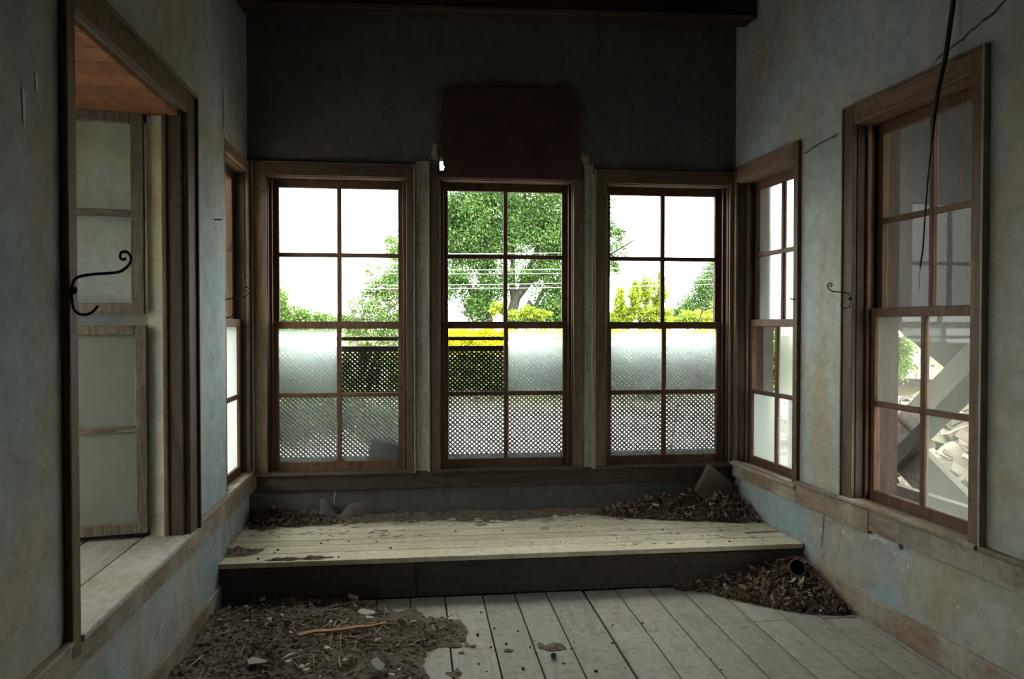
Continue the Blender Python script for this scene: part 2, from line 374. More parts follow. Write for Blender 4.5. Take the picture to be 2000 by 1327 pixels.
def window(name, fr, o, c, low, upp, th, cth=.022, sill=True, sillext=(0, 0), band=True, dl=.085, du=.122, stool=.022, jd=None, stops=True):
    u0, u1, z0, z1 = o; cu0, cu1, cz1 = c
    uc = (u0+u1)/2
    win = empty(name, fr.w(uc, 0, 0), fr.rz); win['kind'] = 'structure'
    S = lambda a: a-uc
    jt = .02; jd = jd or th
    # jamb linings (inside the opening) and head
    B('jamb', M_JAMB, win, S(u0), S(u0)+jt*.4, 0, jd, z0, z1); B('jamb', M_JAMB, win, S(u1)-jt*.4, S(u1), 0, jd, z0, z1)
    B('head_jamb', M_TRH, win, S(u0), S(u1), 0, jd, z1-.008, z1)
    # stops
    for a, b in () if not stops else ((S(u0)+.008, S(u0)+.026), (S(u1)-.026, S(u1)-.008)): B('stop', M_SASHV, win, a, b, .045, .066, z0, z1-.008, bevel=.003)
    # casing
    if cu0 < u0: B('casing', M_TRV, win, S(cu0), S(u0)+.003, -cth, 0, z0-.0, cz1, bevel=.004)
    if cu1 > u1: B('casing', M_TRV, win, S(u1)-.003, S(cu1), -cth, 0, z0-.0, cz1, bevel=.004)
    B('head_casing', M_TRH, win, S(u0)+.003, S(u1)-.003, -cth, 0, z1-.003, cz1, bevel=.004)
    if band:
        B('backband', M_GREYV, win, S(cu0)-.012, S(cu0), -cth-.008, 0, z0, cz1+.012, bevel=.003); B('backband', M_GREYV, win, S(cu1), S(cu1)+.012, -cth-.008, 0, z0, cz1+.012, bevel=.003)
        B('backband', M_TRH, win, S(cu0), S(cu1), -cth-.008, 0, cz1, cz1+.012, bevel=.003)
    if sill:
        B('stool', M_BRAIL if fr is FB else M_RAIL, win, S(cu0)-sillext[0], S(cu1)+sillext[1], -stool-.018, .06, z0-.004, z0+.018, bevel=.006)
    B('outer_sill', M_RAIL, win, S(u0), S(u1), .06, jd+.05, z0-.02, z0+.006)
    zm = (z0+z1)/2
    a, b = S(u0)+.01, S(u1)-.01
    sash(win, 'lower_sash', a, b, z0+.010, zm+.028, dl, low, top=.046)
    sash(win, 'upper_sash', a, b, zm-.02, z1-.008, du, upp, bot=.046)
    return win
C, D, DL, HZ, MK = G_CLEAR, G_DUST, G_DUSTL, G_HAZE, G_MILK
w1 = window('window_1', FB, BW[0]['o'], BW[0]['c'], [[D, D], [D, None]], [[C, C], [C, C]], TH)
w2 = window('window_2', FB, BW[1]['o'], BW[1]['c'], [[DL, DL], [None, D]], [[C, C], [C, C]], TH, band=False)
w3 = window('window_3', FB, BW[2]['o'], BW[2]['c'], [[DL, DL], [D, D]], [[C, C], [C, C]], TH)
w4 = window('window_4', FR_, RF, (.0, .832, 2.50), [[MK, DL], [None, MK]], [[MK, MK], [MK, MK]], .15, band=False, jd=.175)
w5 = window('window_5', FR_, RN, (1.272, 2.208, 2.545), [[None, HZ], [HZ, HZ]], [[G_HAZEU]*2]*2, .15, jd=.235)
w6 = window('window_6', FL2, LF, (4.36, 5.05, 2.46), [[MK], [MK]], [[C], [C]], .12, band=False, jd=.12, dl=.042, du=.080, stops=False)

# strips between the back windows
for a, b in ((-.008, .082), (1.087, 1.152)):
    t = framed('trim_4' if a < 0 else 'trim_5', FB)
    B('strip', M_GREYV, t, a, b, -.014, 0, .505, 2.50, bevel=.004); B('bead', M_GREYV, t, b-.016, b, -.028, -.014, .505, 2.44, bevel=.004)

# dark panel over the middle window
pn = [(.158,2.55),(.160,2.93),(.185,2.962),(.24,2.972),(.98,2.982),(1.03,2.965),(1.05,2.925),(1.048,2.43),(1.075,2.425),(1.07,2.395),(.13,2.395),(.135,2.425),(.148,2.428),(.176,2.43),(.170,2.448),(.178,2.462),(.168,2.475),(.166,2.515)]
mb = MB(); n = len(pn)
mb.poly([(x, 5.012, z) for x, z in pn] + [(x, 5.048, z) for x, z in pn], [tuple(range(n)), tuple(range(n, 2*n))[::-1]] + [((i+1) % n, i, n+i, n+(i+1) % n) for i in range(n)])
o = mb.build('cover_board', M_PANEL); tag(o, 'dark rusty brown board fixed above the middle back window', 'board')

# casing of the near left opening
t = framed('trim_6', FL)
B('casing', M_TRV, t, 3.583, 3.70, -.024, 0, .52, 2.475, bevel=.005); B('backband', M_TRV, t, 3.70, 3.716, -.036, 0, .52, 2.49, bevel=.003)
B('casing', M_TRV, t, 2.392, 2.452, -.024, 0, .47, 2.475, bevel=.005)
B('head_casing', M_TRH, t, 2.452, 3.583, -.024, 0, 2.383, 2.475, bevel=.005); B('backband', M_TRH, t, 2.38, 3.70, -.036, 0, 2.475, 2.49, bevel=.003)
B('sill_board', M_SILL, t, 2.455, 3.63, -.03, .165, .50, .524, bevel=.006); B('sill_board', M_SILL, t, 2.455, 3.58, .172, .39, .498, .521, bevel=.004); B('sill_board', M_SILL, t, 2.45, 3.56, .397, .62, .498, .520, bevel=.004); B('sill_board', M_SILL, t, 2.45, 3.50, .627, .93, .498, .520, bevel=.004)
B('reveal_board', M_TRV, t, 3.566, 3.5845, .0, .06, .524, 2.379, bevel=.004); B('reveal_bead', M_TRV, t, 3.556, 3.5845, .06, .082, .524, 2.379, bevel=.006)

# bay behind that opening
SA = math.radians(11)
FBAY = Fr((-1.09, 3.635), (-math.sin(SA), math.cos(SA)))   # u grows towards the room
wall('wall_bay_far', FBAY, -.95, -.03, .40, 2.5, .1, [], M_PLT)
FBO = Fr((-1.95, 0), (-1, 0))
wall('wall_bay_outer', FBO, 2.45, 3.52, -.2, 2.6, .1, [(2.62, 3.30, .62, 2.25)], M_PL)
FBN = Fr((-1.02, 2.40), (0, -1))
wall('wall_bay_near', FBN, .14, .95, -.2, 2.6, .1, [], M_PL)
w7 = window('window_7', FBO, (2.62, 3.30, .62, 2.25), (2.56, 3.36, 2.31), [[D, D], [D, D]], [[D, D], [D, D]], .1, band=False)
so = empty('ceiling_bay', (-1.02, 2.452, 2.362)); so['kind'] = 'structure'
for i in range(8):
    B('board', M_SOFF, so, -.92, -.012, i*.141, i*.141+.1395, .0, .02, bevel=.002)
o = B('floor_bay', M_DARK, None, -2.0, -1.15, 2.40, 3.66, .44, .495); o['kind'] = 'structure'
o = B('ceiling_bay_top', M_CEIL, None, -2.1, -1.15, 2.3, 3.75, 2.5, 2.6); o['kind'] = 'structure'
rv = B('wall_bay_reveal', M_PLT, None, -1.165, -1.102, 3.572, 3.5848, .522, 2.36); rv['kind'] = 'structure'
t = framed('trim_7', FBAY)
B('header_board', M_TRH, t, -.92, .02, -.03, 0, 2.335, 2.40, bevel=.004); B('base_strip', M_TRH, t, -.9, .02, -.015, 0, .50, .54)
# two old sashes standing off the bay wall
for nme, z0, z1, g, lab, uo in (('window_sash', 1.498, 2.362, G_OLDC, 'upper of two weathered sashes hung in the left alcove, thin dirty glass', -.095), ('window_sash', .545, 1.448, G_OLD, 'lower of two weathered sashes standing on the left alcove sill, frosted glass', -.090)):
    root = empty(nme, FBAY.w(0, 0, z0), FBAY.rz + (math.radians(-1.2) if z0 > 1 else 0)); tag(root, lab, 'sash', 'old sashes in the left alcove')
    sash(root, 'frame', uo-.78, uo, 0, z1-z0, -.055, [[g, g], [g, g]], st=.052 if z0 > 1 else .045, bot=.045, top=.042, mu=.028, th=.036, mats=(M_OLDH, M_OLDV))
# ceiling beam
t = empty('ceiling_beam', (.6, 4.75, 3.32)); tag(t, 'dark timber beam crossing the room under the ceiling', 'beam')
a, b = Vector((-1.03-.6, 0, 0)), Vector((2.12-.6, 0, .06))
MB().bar(a+Vector((0,.07,.10)), b+Vector((0,.07,.10)), .14, .19).build('beam', M_BEAM, t); MB().bar(a+Vector((0,-.006,.012)), b+Vector((0,-.006,.012)), .012, .022).build('edge_strip', M_TRH, t)

# ------------------------------------------------------------------ outside: lattices
def lattice(u0, u1, label, thick):
    root = empty('lattice_screen', (u0, 5.30, .52)); tag(root, label, 'lattice', 'wooden lattices outside the back windows')
    W = u1-u0; H = .75
    B('frame_rail', M_LATT, root, 0, W, -.015, .015, H, H+.038); B('frame_rail', M_LATT, root, 0, W, -.015, .015, 0, .05)
    B('frame_rail', M_LATT, root, 0, W, -.012, .012, H+.075, H+.10)
    B('frame_stile', M_LATT, root, -.03, 0, -.015, .015, 0, H+.10); B('frame_stile', M_LATT, root, W, W+.03, -.015, .015, 0, H+.10)
    p = .0325; s = .92
    for sgn in (1, -1):
        k = -H/s
        ww, d = ((.0140, -.008) if thick else (.0115, -.006)) if sgn < 0 else (.0105, .006)
        pp = p
        while k < W:
            # x = k + t, z = s*t for sgn>0 ; mirrored for sgn<0
            t0, t1 = max(0, -k), min(W-k, H/s)
            if t1 - t0 > .02:
                a = (k+t0, s*t0); b = (k+t1, s*t1)
                if sgn < 0: a = (a[0], H-a[1]); b = (b[0], H-b[1])
                MB().bar((a[0], d, a[1]), (b[0], d, b[1]), ww, .011, up=(0, 1, 0)).build('slat', M_LATT, root)
            k += pp*random.uniform(.97, 1.03)
lattice(-.99, -.03, 'lattice screen outside the left back window, thick slanting slats', True)
lattice(.11, 1.07, 'lattice screen outside the middle back window', False)
lattice(1.19, 2.16, 'lattice screen outside the right back window', False)

# ------------------------------------------------------------------ outside: ground and plants
GZ = -2.8
m, nt, N, L, P = nm('outside_ground')
v = coords(nt)
sep = N.new('ShaderNodeSeparateXYZ'); L.new(v, sep.inputs[0])
nz = noise(nt, v, .12, 6, .6); ad = N.new('ShaderNodeMath'); ad.operation = 'MULTIPLY_ADD'; ad.inputs[1].default_value = 26; L.new(nz, ad.inputs[0]); L.new(sep.outputs[1], ad.inputs[2])
mr = N.new('ShaderNodeMapRange'); mr.inputs[1].default_value = 46; mr.inputs[2].default_value = 60; L.new(ad.outputs[0], mr.inputs[0])
dirt = ramp(nt, noise(nt, v, .9, 8, .7), [(.3, (.19,.158,.135)), (.7, (.30,.262,.235))]); grass = ramp(nt, noise(nt, v, .35, 8, .7), [(.35, (.05,.08,.018)), (.65, (.22,.22,.035))])
L.new(mix(nt, mr.outputs[0], dirt, grass), P.inputs['Base Color']); P.inputs['Roughness'].default_value = 1
g = MB().poly([(-140,-40,GZ),(140,-40,GZ),(140,320,GZ),(-140,320,GZ)], [(0,1,2,3)]).build('ground', m); tag(g, kind='structure')

def leafcloud(name, mat, blobs, size, parent=None, aspect=1.0, dens=4.2):
    """blobs: (centre, radii, count): leaves near the shell of lumpy ellipsoids"""
    VV = []
    for c, r, n in blobs:
        n = int(n*dens); k = max(6, n//55); d = RNG.normal(size=(k, 3)); d /= np.linalg.norm(d, axis=1)[:, None]
        cl = d*RNG.uniform(.35, .95, (k, 1)); idx = RNG.integers(0, k, n)
        p = cl[idx] + RNG.normal(size=(n, 3))*.17
        p = p*np.array(r) + np.array(c)
        a = RNG.normal(size=(n, 3)); a /= np.linalg.norm(a, axis=1)[:, None]
        b = np.cross(a, RNG.normal(size=(n, 3))); b /= np.linalg.norm(b, axis=1)[:, None]
        s_ = (size*RNG.uniform(.6, 1.3, (n, 1)))/2
        VV.append(np.stack([p-a*s_, p+b*s_*.55*aspect, p+a*s_, p-b*s_*.55*aspect], 1).reshape(-1, 3))
    V = np.concatenate(VV); nq = len(V)//4
    me = bpy.data.meshes.new(name); me.vertices.add(len(V)); me.vertices.foreach_set('co', V.ravel())
    me.loops.add(len(V)); me.loops.foreach_set('vertex_index', np.arange(len(V), dtype=np.int32))
    me.polygons.add(nq); me.polygons.foreach_set('loop_start', np.arange(0, len(V), 4, dtype=np.int32))
    me.update(calc_edges=True); me.validate()
    o = link(name, me, mat, parent); return o
L_BIG = leafmat('leaf_big_tree', [(.022,.055,.014), (.062,.132,.030), (.15,.25,.065)], .4)
L_LITE = leafmat('leaf_light_tree', [(.045,.092,.018), (.095,.165,.036), (.19,.27,.075)], .4)
L_YEL = leafmat('leaf_yellow_green', [(.13,.20,.018), (.22,.29,.03), (.32,.36,.04)], .4)
L_FLOW = leafmat('flower_yellow', [(.40,.38,.004), (.50,.46,.004), (.28,.33,.01)], .3)
L_DARK = leafmat('leaf_dark_bush', [(.022,.050,.013), (.055,.105,.024), (.16,.19,.035)], .35)

def pt(px, py, Y): return ony(px, py, Y)
def blobpx(px, py, rx, ry, Y, n, dy=None):
    c = pt(px, py, Y); k = Y/F*1.0
    return (c, (rx*k, dy or max(rx, ry)*k*.8, ry*k), n)
def tree(name, label, Y, blobs, trunks, leafm, size, bark, group, gz=GZ):
    base = trunks[0][0]; p0 = pt(base[0], 640, Y); root = empty(name, (p0.x, Y, gz)); tag(root, label, 'tree' if 'tree' in name else 'shrub', group)
    off = Vector((p0.x, Y, gz))
    m = MB()
    for tr in trunks:
        pts = [pt(a[0], a[1], Y) - off + Vector((0, (a[3] if len(a) > 3 else 0), 0)) for a in tr]
        if tr is trunks[0] or tr[0][1] > 660: pts[0].z = 0
        m.tube(pts, [a[2]*Y/F/2 for a in tr], 7)
    if trunks: m.build('trunk', bark, root, smooth=True)
    o = leafcloud('foliage', leafm, [blobpx(*b[:4], Y, b[4]) for b in blobs], size, root)
    for p in (o,): p.location = -off
    o['kind'] = 'stuff'
    return root
tree('tall_tree', 'tall leafy tree with forked trunk seen through the middle back window', 54,
     [(905,410,60,50,1500),(960,385,60,45,1400),(1040,400,60,50,1300),(1085,440,50,60,1300),(1075,530,55,50,1200),(900,480,55,45,1300),(985,470,60,45,1200),(880,545,45,40,1000),(935,600,40,40,900),(1080,600,50,40,1100),(1010,540,55,30,500),(1160,420,50,60,700),(1175,480,55,45,600),(830,430,45,60,900),(800,510,40,60,900),(1120,350,70,50,700),(960,320,110,50,1000),(1205,455,28,25,120),(1200,520,22,25,120),(940,520,40,30,500),(930,440,60,40,1100),(1010,430,60,45,900),(1060,470,60,45,1000),(960,560,45,35,500),(1050,620,60,25,700),(1100,560,35,60,700),(890,430,45,45,700)],
     [[(1000,720,26),(1000,610,22),(1008,580,20),(1035,550,14),(1070,505,9),(1090,430,6)], [(1005,590,18),(1000,555,12),(1002,500,9),(990,420,7),(965,370,4)], [(1015,575,15),(1028,540,12),(1046,500,10),(1053,450,8),(1060,380,5)], [(960,720,18),(955,620,14),(958,560,11),(945,510,9),(925,450,7),(885,400,4)], [(958,610,16),(925,575,12),(905,540,9),(900,530,6)], [(1030,590,14),(1045,600,10),(1060,570,9),(1100,540,6)], [(1048,465,9),(1030,430,8),(1025,380,6),(1012,330,4)]],
     L_BIG, .20, M_BARK, 'trees behind the house')
tree('pale_tree', 'light green tree with pale branches at the right of the left back window', 47,
     [(748,600,45,40,620),(772,540,35,45,520),(700,600,30,25,150),(735,565,40,28,330),(700,645,45,25,420),(765,650,45,35,480),(768,480,22,26,150),(722,525,25,16,50),(800,600,40,50,400),(685,630,35,18,260)],
     [[(692,770,16),(693,690,13),(695,650,10),(715,600,7),(735,570,5)], [(694,655,8),(725,640,6),(765,600,5),(780,590,4)], [(695,650,7),(690,610,5),(672,585,3)], [(700,700,7),(730,690,5),(770,640,4)]],
     L_LITE, .16, M_PBARK, 'trees behind the house')
tree('distant_tree', 'low light green trees at the bottom of the left back window', 75,
     [(560,625,40,25,700),(600,632,40,30,800),(635,640,35,28,600),(545,600,18,50,500),(520,600,30,50,500),(590,650,60,30,800)], [[(600,700,12),(600,640,8)]], L_LITE, .28, M_BARK, 'trees behind the house')
tree('green_tree', 'green tree with dense crown at the right edge of the right back window', 56,
     [(1385,570,40,45,1500),(1410,530,35,40,900),(1350,600,40,30,900),(1400,620,40,30,900),(1440,560,40,70,900),(1325,620,30,22,500)], [[(1400,760,18),(1398,650,14),(1390,590,10)]], L_BIG, .165, M_BARK, 'trees behind the house')
tree('yellow_green_shrub', 'upright yellow green shrubs at the bottom of the right back window', 50,
     [(1212,590,14,30,300),(1240,580,13,40,380),(1262,570,11,36,330),(1290,580,14,40,420),(1220,615,30,18,420),(1265,615,40,20,600),(1205,625,30,16,300),(1300,620,20,20,250),(1240,555,6,18,60),(1290,550,7,20,70)], [[(1250,760,10),(1250,640,7),(1245,570,3)], [(1250,690,7),(1285,600,4),(1288,560,2)], [(1250,690,7),(1215,600,4)]], L_YEL, .19, M_BARK, 'shrubs behind the house')
tree('feathery_shrub', 'feathery yellow shrub before the green tree in the right back window', 46,
     [(1345,622,30,16,420),(1370,625,40,18,500),(1405,610,20,25,300),(1400,555,12,12,90),(1320,628,20,10,200)], [[(1365,760,7),(1365,640,4),(1360,610,2)]], L_YEL, .18, M_BARK, 'shrubs behind the house')
tree('drooping_shrub', 'yellow green drooping shrub at the foot of the tall tree', 46,
     [(970,608,18,16,280),(1000,618,20,12,260),(1030,610,16,14,220),(1055,616,22,12,260),(985,595,10,12,100)], [[(1005,760,7),(1005,640,4),(1000,610,2)], [(1005,680,5),(1040,610,2)]], L_YEL, .18, M_BARK, 'shrubs behind the house')
tree('flowering_hedge', 'bright yellow flowering hedge seen over the middle lattice', 43,
     [(x,668,36,24,1500) for x in (850,885,920,955,990,1030,1070,1110)] + [(x, 655, 40, 16, 350) for x in (1200,1280,1360)], [[(960,760,8),(960,670,5)]], L_FLOW, .20, M_BARK, 'shrubs behind the house')
HB = [(560,720,60,34),(640,722,50,30),(720,700,50,40),(800,710,50,40),(880,715,40,36),(930,708,40,30),(990,720,45,34),(1060,705,50,34),(1120,715,50,36),(1200,716,50,34),(1270,720,50,32),(1350,716,60,36),(1430,710,60,40)]
for i, (x, y, rx, ry) in enumerate(HB):
    Y = 43 + (i*7 % 5)*2.2
    tree('low_bush', 'low dark green bush behind the lattice screens', Y, [(x, y, rx, ry, 650), (x+rx*.4, y+26, rx*.9, ry*.7, 500), (x-rx*.3, y+34, rx*.9, ry*.6, 400)], [[(x, 790, 8), (x, 720, 5)]], L_DARK if i % 3 else L_LITE, .26, M_BARK, 'low bushes behind the lattices')
for x, Y, rx, lf in ((575, 28, 60, L_LITE), (665, 30, 55, L_DARK), (745, 27, 45, L_LITE)):
    gy = 635 + 4.25*F/Y
    tree('garden_shrub', 'broad green shrub low behind the lattice of the left back window', Y, [(x, gy-52, rx, 40, 700), (x+rx*.5, gy-34, rx*.7, 30, 400), (x-rx*.4, gy-30, rx*.7, 28, 400)], [[(x, gy, 8), (x, gy-50, 5)]], lf, .15, M_BARK, 'shrubs behind the left lattice')
# bushes outside the right wall
tree('leafy_bush', 'bright green bush seen through the missing pane of the corner window', 9.5, [(1505,690,45,75,1500),(1500,620,40,40,500),(1540,730,50,60,800)], [[(1510,900,14),(1508,760,8),(1505,690,5)]], L_LITE, .05, M_BARK, 'shrubs behind the house')
tree('garden_bush', 'green bush beyond the fallen boards outside the right window', 11, [(1750,690,26,60,700),(1745,640,22,30,250)], [[(1752,900,10),(1752,700,5)]], L_LITE, .05, M_BARK, 'shrubs behind the house')

# white hoop house
root = empty('hoop_house', (pt(846, 640, 50).x, 49.2, GZ)); tag(root, 'white plastic hoop house behind the middle back window', 'greenhouse')
m = MB(); n = 20; R1, R2 = 3.3, 5.75
vs_ = [(R1*math.cos(math.pi*k/n), yy, R2*math.sin(math.pi*k/n)) for yy in (0, 1.6, 3.2) for k in range(n+1)]
m.poly(vs_, [(r*(n+1)+k, r*(n+1)+k+1, (r+1)*(n+1)+k+1, (r+1)*(n+1)+k) for r in range(2) for k in range(n)] + [tuple(range(n+1))[::-1], tuple(2*(n+1)+k for k in range(n+1))])
cov = m.build('cover', M_WHITE, root, smooth=False)
for yy in (-.03, 1.6, 3.23): MB().tube([(1.01*R1*math.cos(math.pi*k/n), yy, 1.01*R2*math.sin(math.pi*k/n)) for k in range(n+1)], .04, 6).build('hoop', M_WIRE, root)
# power lines
for (x0, y0, x1, y1), nmb in zip([(480,489,1430,481),(480,519,1430,514),(480,525,1430,524),(480,552,1430,538),(480,556,1430,549)], ('topmost', 'second from top', 'third from top', 'fourth from top', 'lowest')):
    a, b = pt(x0-200, y0+2, 22), pt(x1+200, y1-2, 22)
    m = MB().tube([a.lerp(b, t/8) - Vector((0, 0, .16*(1-(2*t/8-1)**2))) for t in range(9)], .009, 5)
    tag(m.build('power_line', M_WIRE), 'thin pale overhead wire before the trees, %s of five' % nmb, 'wire', 'overhead wires')
for px, lab in ((280, 'left'), (1630, 'right')):
    a = pt(px, 560, 22); o = MB().tube([(a.x, 22.1, GZ), (a.x, 22.1, 4.2)], [.14, .10], 8).build('utility_pole', M_BARK); tag(o, 'utility pole carrying the overhead wires at their %s end' % lab, 'pole', 'utility poles')
o = MB().tube([Vector((1.185, 5.31, 1.37)), ony(1188, 500, 5.6), ony(1240, 468, 5.7)], [.008, .007, .004], 6).build('stick', M_BLKW); tag(o, 'dark thin stick poking up outside the right back window', 'stick')
o = MB().tube([pt(1476, 300, 7), pt(1408, 500, 7), pt(1374, 600, 7), pt(1340, 700, 7), Vector((pt(1200, 1000, 7).x, 7, GZ))], .006, 5).build('guy_wire', M_BLKW); tag(o, 'dark slanting wire outside the right back window', 'wire')

# ------------------------------------------------------------------ outside: right side
def onx(px, py, X): r = ray(px, py); return CP + r*(X/r.x)
# unseen overhang added to keep direct sun out of the right windows
root = empty('added_shade_eave', (2.3, 4.0, 2.95)); root['kind'] = 'structure'
for i in range(9): B('board', M_EXT, root, 0, .95, -4.5+i*.75, -4.5+i*.75+.745, -.0+.0, .03)
# fallen roof boards
root = empty('fallen_roof', (3.2, 4.8, GZ)); tag(root, 'fallen roof of grey boards leaning outside the right window', 'roof')
a0 = Vector((3.22, 3.2, .72)); a1 = Vector((3.22, 6.35, 2.28)); up_ = Vector((.12, -.42, .90)).normalized()
off = Vector((3.2, 4.8, GZ))
for i in range(13):
    s_ = random.uniform(-.1, .1); d = up_*(.205*i)
    MB().bar(a0+d-off+Vector((0, s_, s_*.5)), a1+d-off+Vector((0, s_, s_*.5)), .03, .235, up=up_).build('board', M_EXT, root)
MB().bar(a0.lerp(a1, .55)-off+Vector((.05, 0, 0)), a0.lerp(a1, .55)+up_*2.3-off+Vector((.05, 0, 0)), .08, .08).build('rafter', M_EXT, root)
MB().bar(Vector((3.3, 5.4, GZ))-off, Vector((3.3, 5.4, 2.2))-off, .12, .12).build('post', M_EXT, root)
# crossed planks close to the window
M_PALEX = wood('pale_plank', (.13,.115,.09), (.24,.215,.18), 'x'); M_GREYX = wood('grey_plank', (.055,.047,.036), (.115,.10,.08), 'x')
def plank3(name, label, p0, p1, X0, X1, wd, mat, th=.05):
    a = onx(*p0, X0); b = onx(*p1, X1); o = MB().bar(a, b, th, wd).build(name, mat, bevel=.004); tag(o, label, 'plank', 'planks fallen outside the right window'); return o
plank3('fallen_plank', 'pale plank rising to the right outside the missing pane', (1680,925), (1940,672), 3.12, 3.12, .20, M_PALEX)
plank3('fallen_plank', 'dark rising plank under the pale one outside the missing pane', (1690,958), (1950,702), 2.98, 2.98, .10, M_EXT)
plank3('fallen_plank', 'grey plank falling to the right outside the missing pane', (1715,830), (1990,1118), 3.05, 3.05, .26, M_GREYX)
plank3('fallen_plank', 'short worn plank lying along the outer edge of the right window', (1720,952), (1990,1042), 2.72, 2.72, .10, M_GREYX)
# rubble slope
def rubble(name, label, cx, cy, rx, ry, zt, n):
    m = MB()
    for i in range(n):
        a = random.uniform(0, 6.28); q = math.sqrt(random.random()); x = cx+rx*q*math.cos(a); y = cy+ry*q*math.sin(a)
        z = GZ + (zt-GZ)*(1-q*q*.12) + random.uniform(-.08, .08)
        s_ = random.uniform(.025, .11); R = Euler((random.uniform(-.6, .6), random.uniform(-.6, .6), random.uniform(0, 6))).to_matrix()
        k = (s_*random.uniform(.8, 2.4), s_, s_*random.uniform(.2, .6))
        V = [R @ Vector((sx*k[0]*random.uniform(.7, 1), sy*k[1]*random.uniform(.7, 1), sz*k[2])) + Vector((x, y, z)) for sx, sy, sz in ((-1,-1,-1),(1,-1,-1),(1,1,-1),(-1,1,-1),(-1,-1,1),(1,-1,1),(1,1,1),(-1,1,1))]
        m.poly(V, [(0,3,2,1),(4,5,6,7),(0,1,5,4),(1,2,6,5),(2,3,7,6),(3,0,4,7)])
    nn = 24
    V = [(cx, cy, zt-.1)] + [(cx+rx*t*math.cos(6.283*k/nn), cy+ry*t*math.sin(6.283*k/nn), GZ + (zt-GZ)*(1-t*t*.12) - .06 if t < 1.2 else GZ-.1) for t in (.5, 1.0, 1.3) for k in range(nn)]
    m.poly(V, [(0, 1+k, 1+(k+1) % nn) for k in range(nn)] + [(1+r*nn+k, 1+(r+1)*nn+k, 1+(r+1)*nn+(k+1) % nn, 1+r*nn+(k+1) % nn) for r in range(2) for k in range(nn)])
    return tag(m.build(name, plain('rubble_stone', (.07,.058,.045), (.20,.175,.14), 6, 1)), label, 'rubble', None, 'stuff')
rubble('rubble_heap', 'sunlit heap of broken stone and timber outside the right window', 5.3, 7.0, 1.75, 2.6, .62, 1500)
# tiled outbuilding
oc = onx(1810, 722, 8.6); root = empty('outbuilding', (oc.x, oc.y, GZ)); root.rotation_euler = (0, 0, math.radians(-38)); tag(root, 'small tiled outbuilding beyond the rubble outside the right window', 'building')
zt = oc.z-GZ-.25
B('wall', plain('pale_render', (.13,.11,.075), (.17,.145,.10), 3, .95), root, -1.0, 1.6, 0, 2, 0, zt)
B('eave_board', M_EXT, root, -1.15, 1.75, -.28, .1, zt, zt+.06)
tl = MB(); nn = 6
vs_ = []
for yy, rr in ((0, .09), (.42, .075)):
    for k in range(nn+1): vs_.append((rr*math.cos(math.pi*k/nn), yy, rr*math.sin(math.pi*k/nn)+yy*.45))
tl.poly(vs_, [(k, k+1, nn+2+k, nn+1+k) for k in range(nn)]); tme = tl.mesh('tile', True); tme.materials.append(plain('roof_tile', (.11,.09,.065), (.18,.155,.12), 5, .9, rnd=True))
B('roof_deck', M_EXT, root, -1.1, 1.7, -.25, .0, zt+.05, zt+.09)
for r in range(4):
    for c in range(17):
        o = link('tile', tme, None, root); o.location = (-1.08+c*.17+random.uniform(-.02, .02), -.28+r*.33, zt+.07+r*.33*.45+random.uniform(-.01, .02)); o.rotation_euler = (0, random.uniform(-.1, .1), random.uniform(-.12, .12))
# wire fence strands outside the corner window
root = empty('wire_fence', (2.75, 5.6, .6)); tag(root, 'thin wire mesh outside the missing pane of the corner window', 'fence')
for k in range(7): MB().tube([(0, -.1+k*.05, -.3), (0, -.1+k*.05, 1.0)], .0018, 4).build('strand', M_BLKW, root)
for k in range(5): MB().tube([(0, -.15, -.1+k*.22), (0, .35, -.1+k*.22)], .0018, 4).build('strand', M_BLKW, root)
for yy in (-.16, .36): B('post', M_EXT, root, -.03, .03, yy-.03, yy+.03, GZ-.6, 1.05)
# shutter outside the far left window
root = empty('shutter', (-1.175, 5.03, 1.44)); tag(root, 'orange brown wooden shutter open outside the narrow left window', 'shutter')
for k in range(6): B('board', M_SHUT, root, -.11-.11*k, -.002-.11*k, 0, .025, 0, .98, bevel=.002)
for z in (.12, .80): B('ledge', M_SHUT, root, -.65, 0, -.025, 0, z, z+.08, bevel=.002)

# ------------------------------------------------------------------ iron hooks, nails, wires
def smoothpts(P, k=4):
    out = []
    for i in range(len(P)-1):
        a, b, c, d = P[max(i-1, 0)], P[i], P[i+1], P[min(i+2, len(P)-1)]
        for j in range(k):
            t = j/k; out.append(.5*((2*b) + (c-a)*t + (2*a-5*b+4*c-d)*t*t + (3*b-a-3*c+d)*t*t*t))
    return out + [P[-1]]
def hook(label, base, out, side, s=1.0, flip=1, tail=True, r=.0045):
    """curtain hook: back plate, long scroll arm and short lower curl; out = direction away from the wall, side = along the wall"""
    out = Vector(out).normalized(); side = Vector(side).normalized(); Z = Vector((0,0,1)); b = Vector(base)
    root = empty('curtain_hook', b); tag(root, label, 'hook', 'iron curtain hooks')
    def q(a, h): return out*(a*s) + Z*(h*s)
    arm = [q(0, -.02), q(.004, .02), q(.02, .038), q(.06, .048), q(.11, .054), q(.145, .062), q(.17, .085), q(.176, .108), q(.165, .125), q(.148, .124), q(.142, .110), q(.150, .100), q(.160, .105)]
    MB().tube(smoothpts(arm), r*s*1.1, 7).build('arm', M_IRON, root, smooth=True)
    cur = [q(0, -.015), q(-.0+.002, -.05), q(.01, -.072), q(.03, -.082), q(.055, -.075), q(.075, -.052)]
    if tail: MB().tube(smoothpts(cur), r*s, 7).build('lower_curl', M_IRON, root, smooth=True)
    MB().tube([q(-.01, -.005), q(.012, -.005)], .011*s, 8).build('boss', M_IRON, root)
    return root
hook('large black scrolled curtain hook on the near left casing', (-.992, 2.40, 1.555), (.80, .60, 0), (0, 1, 0), .92)
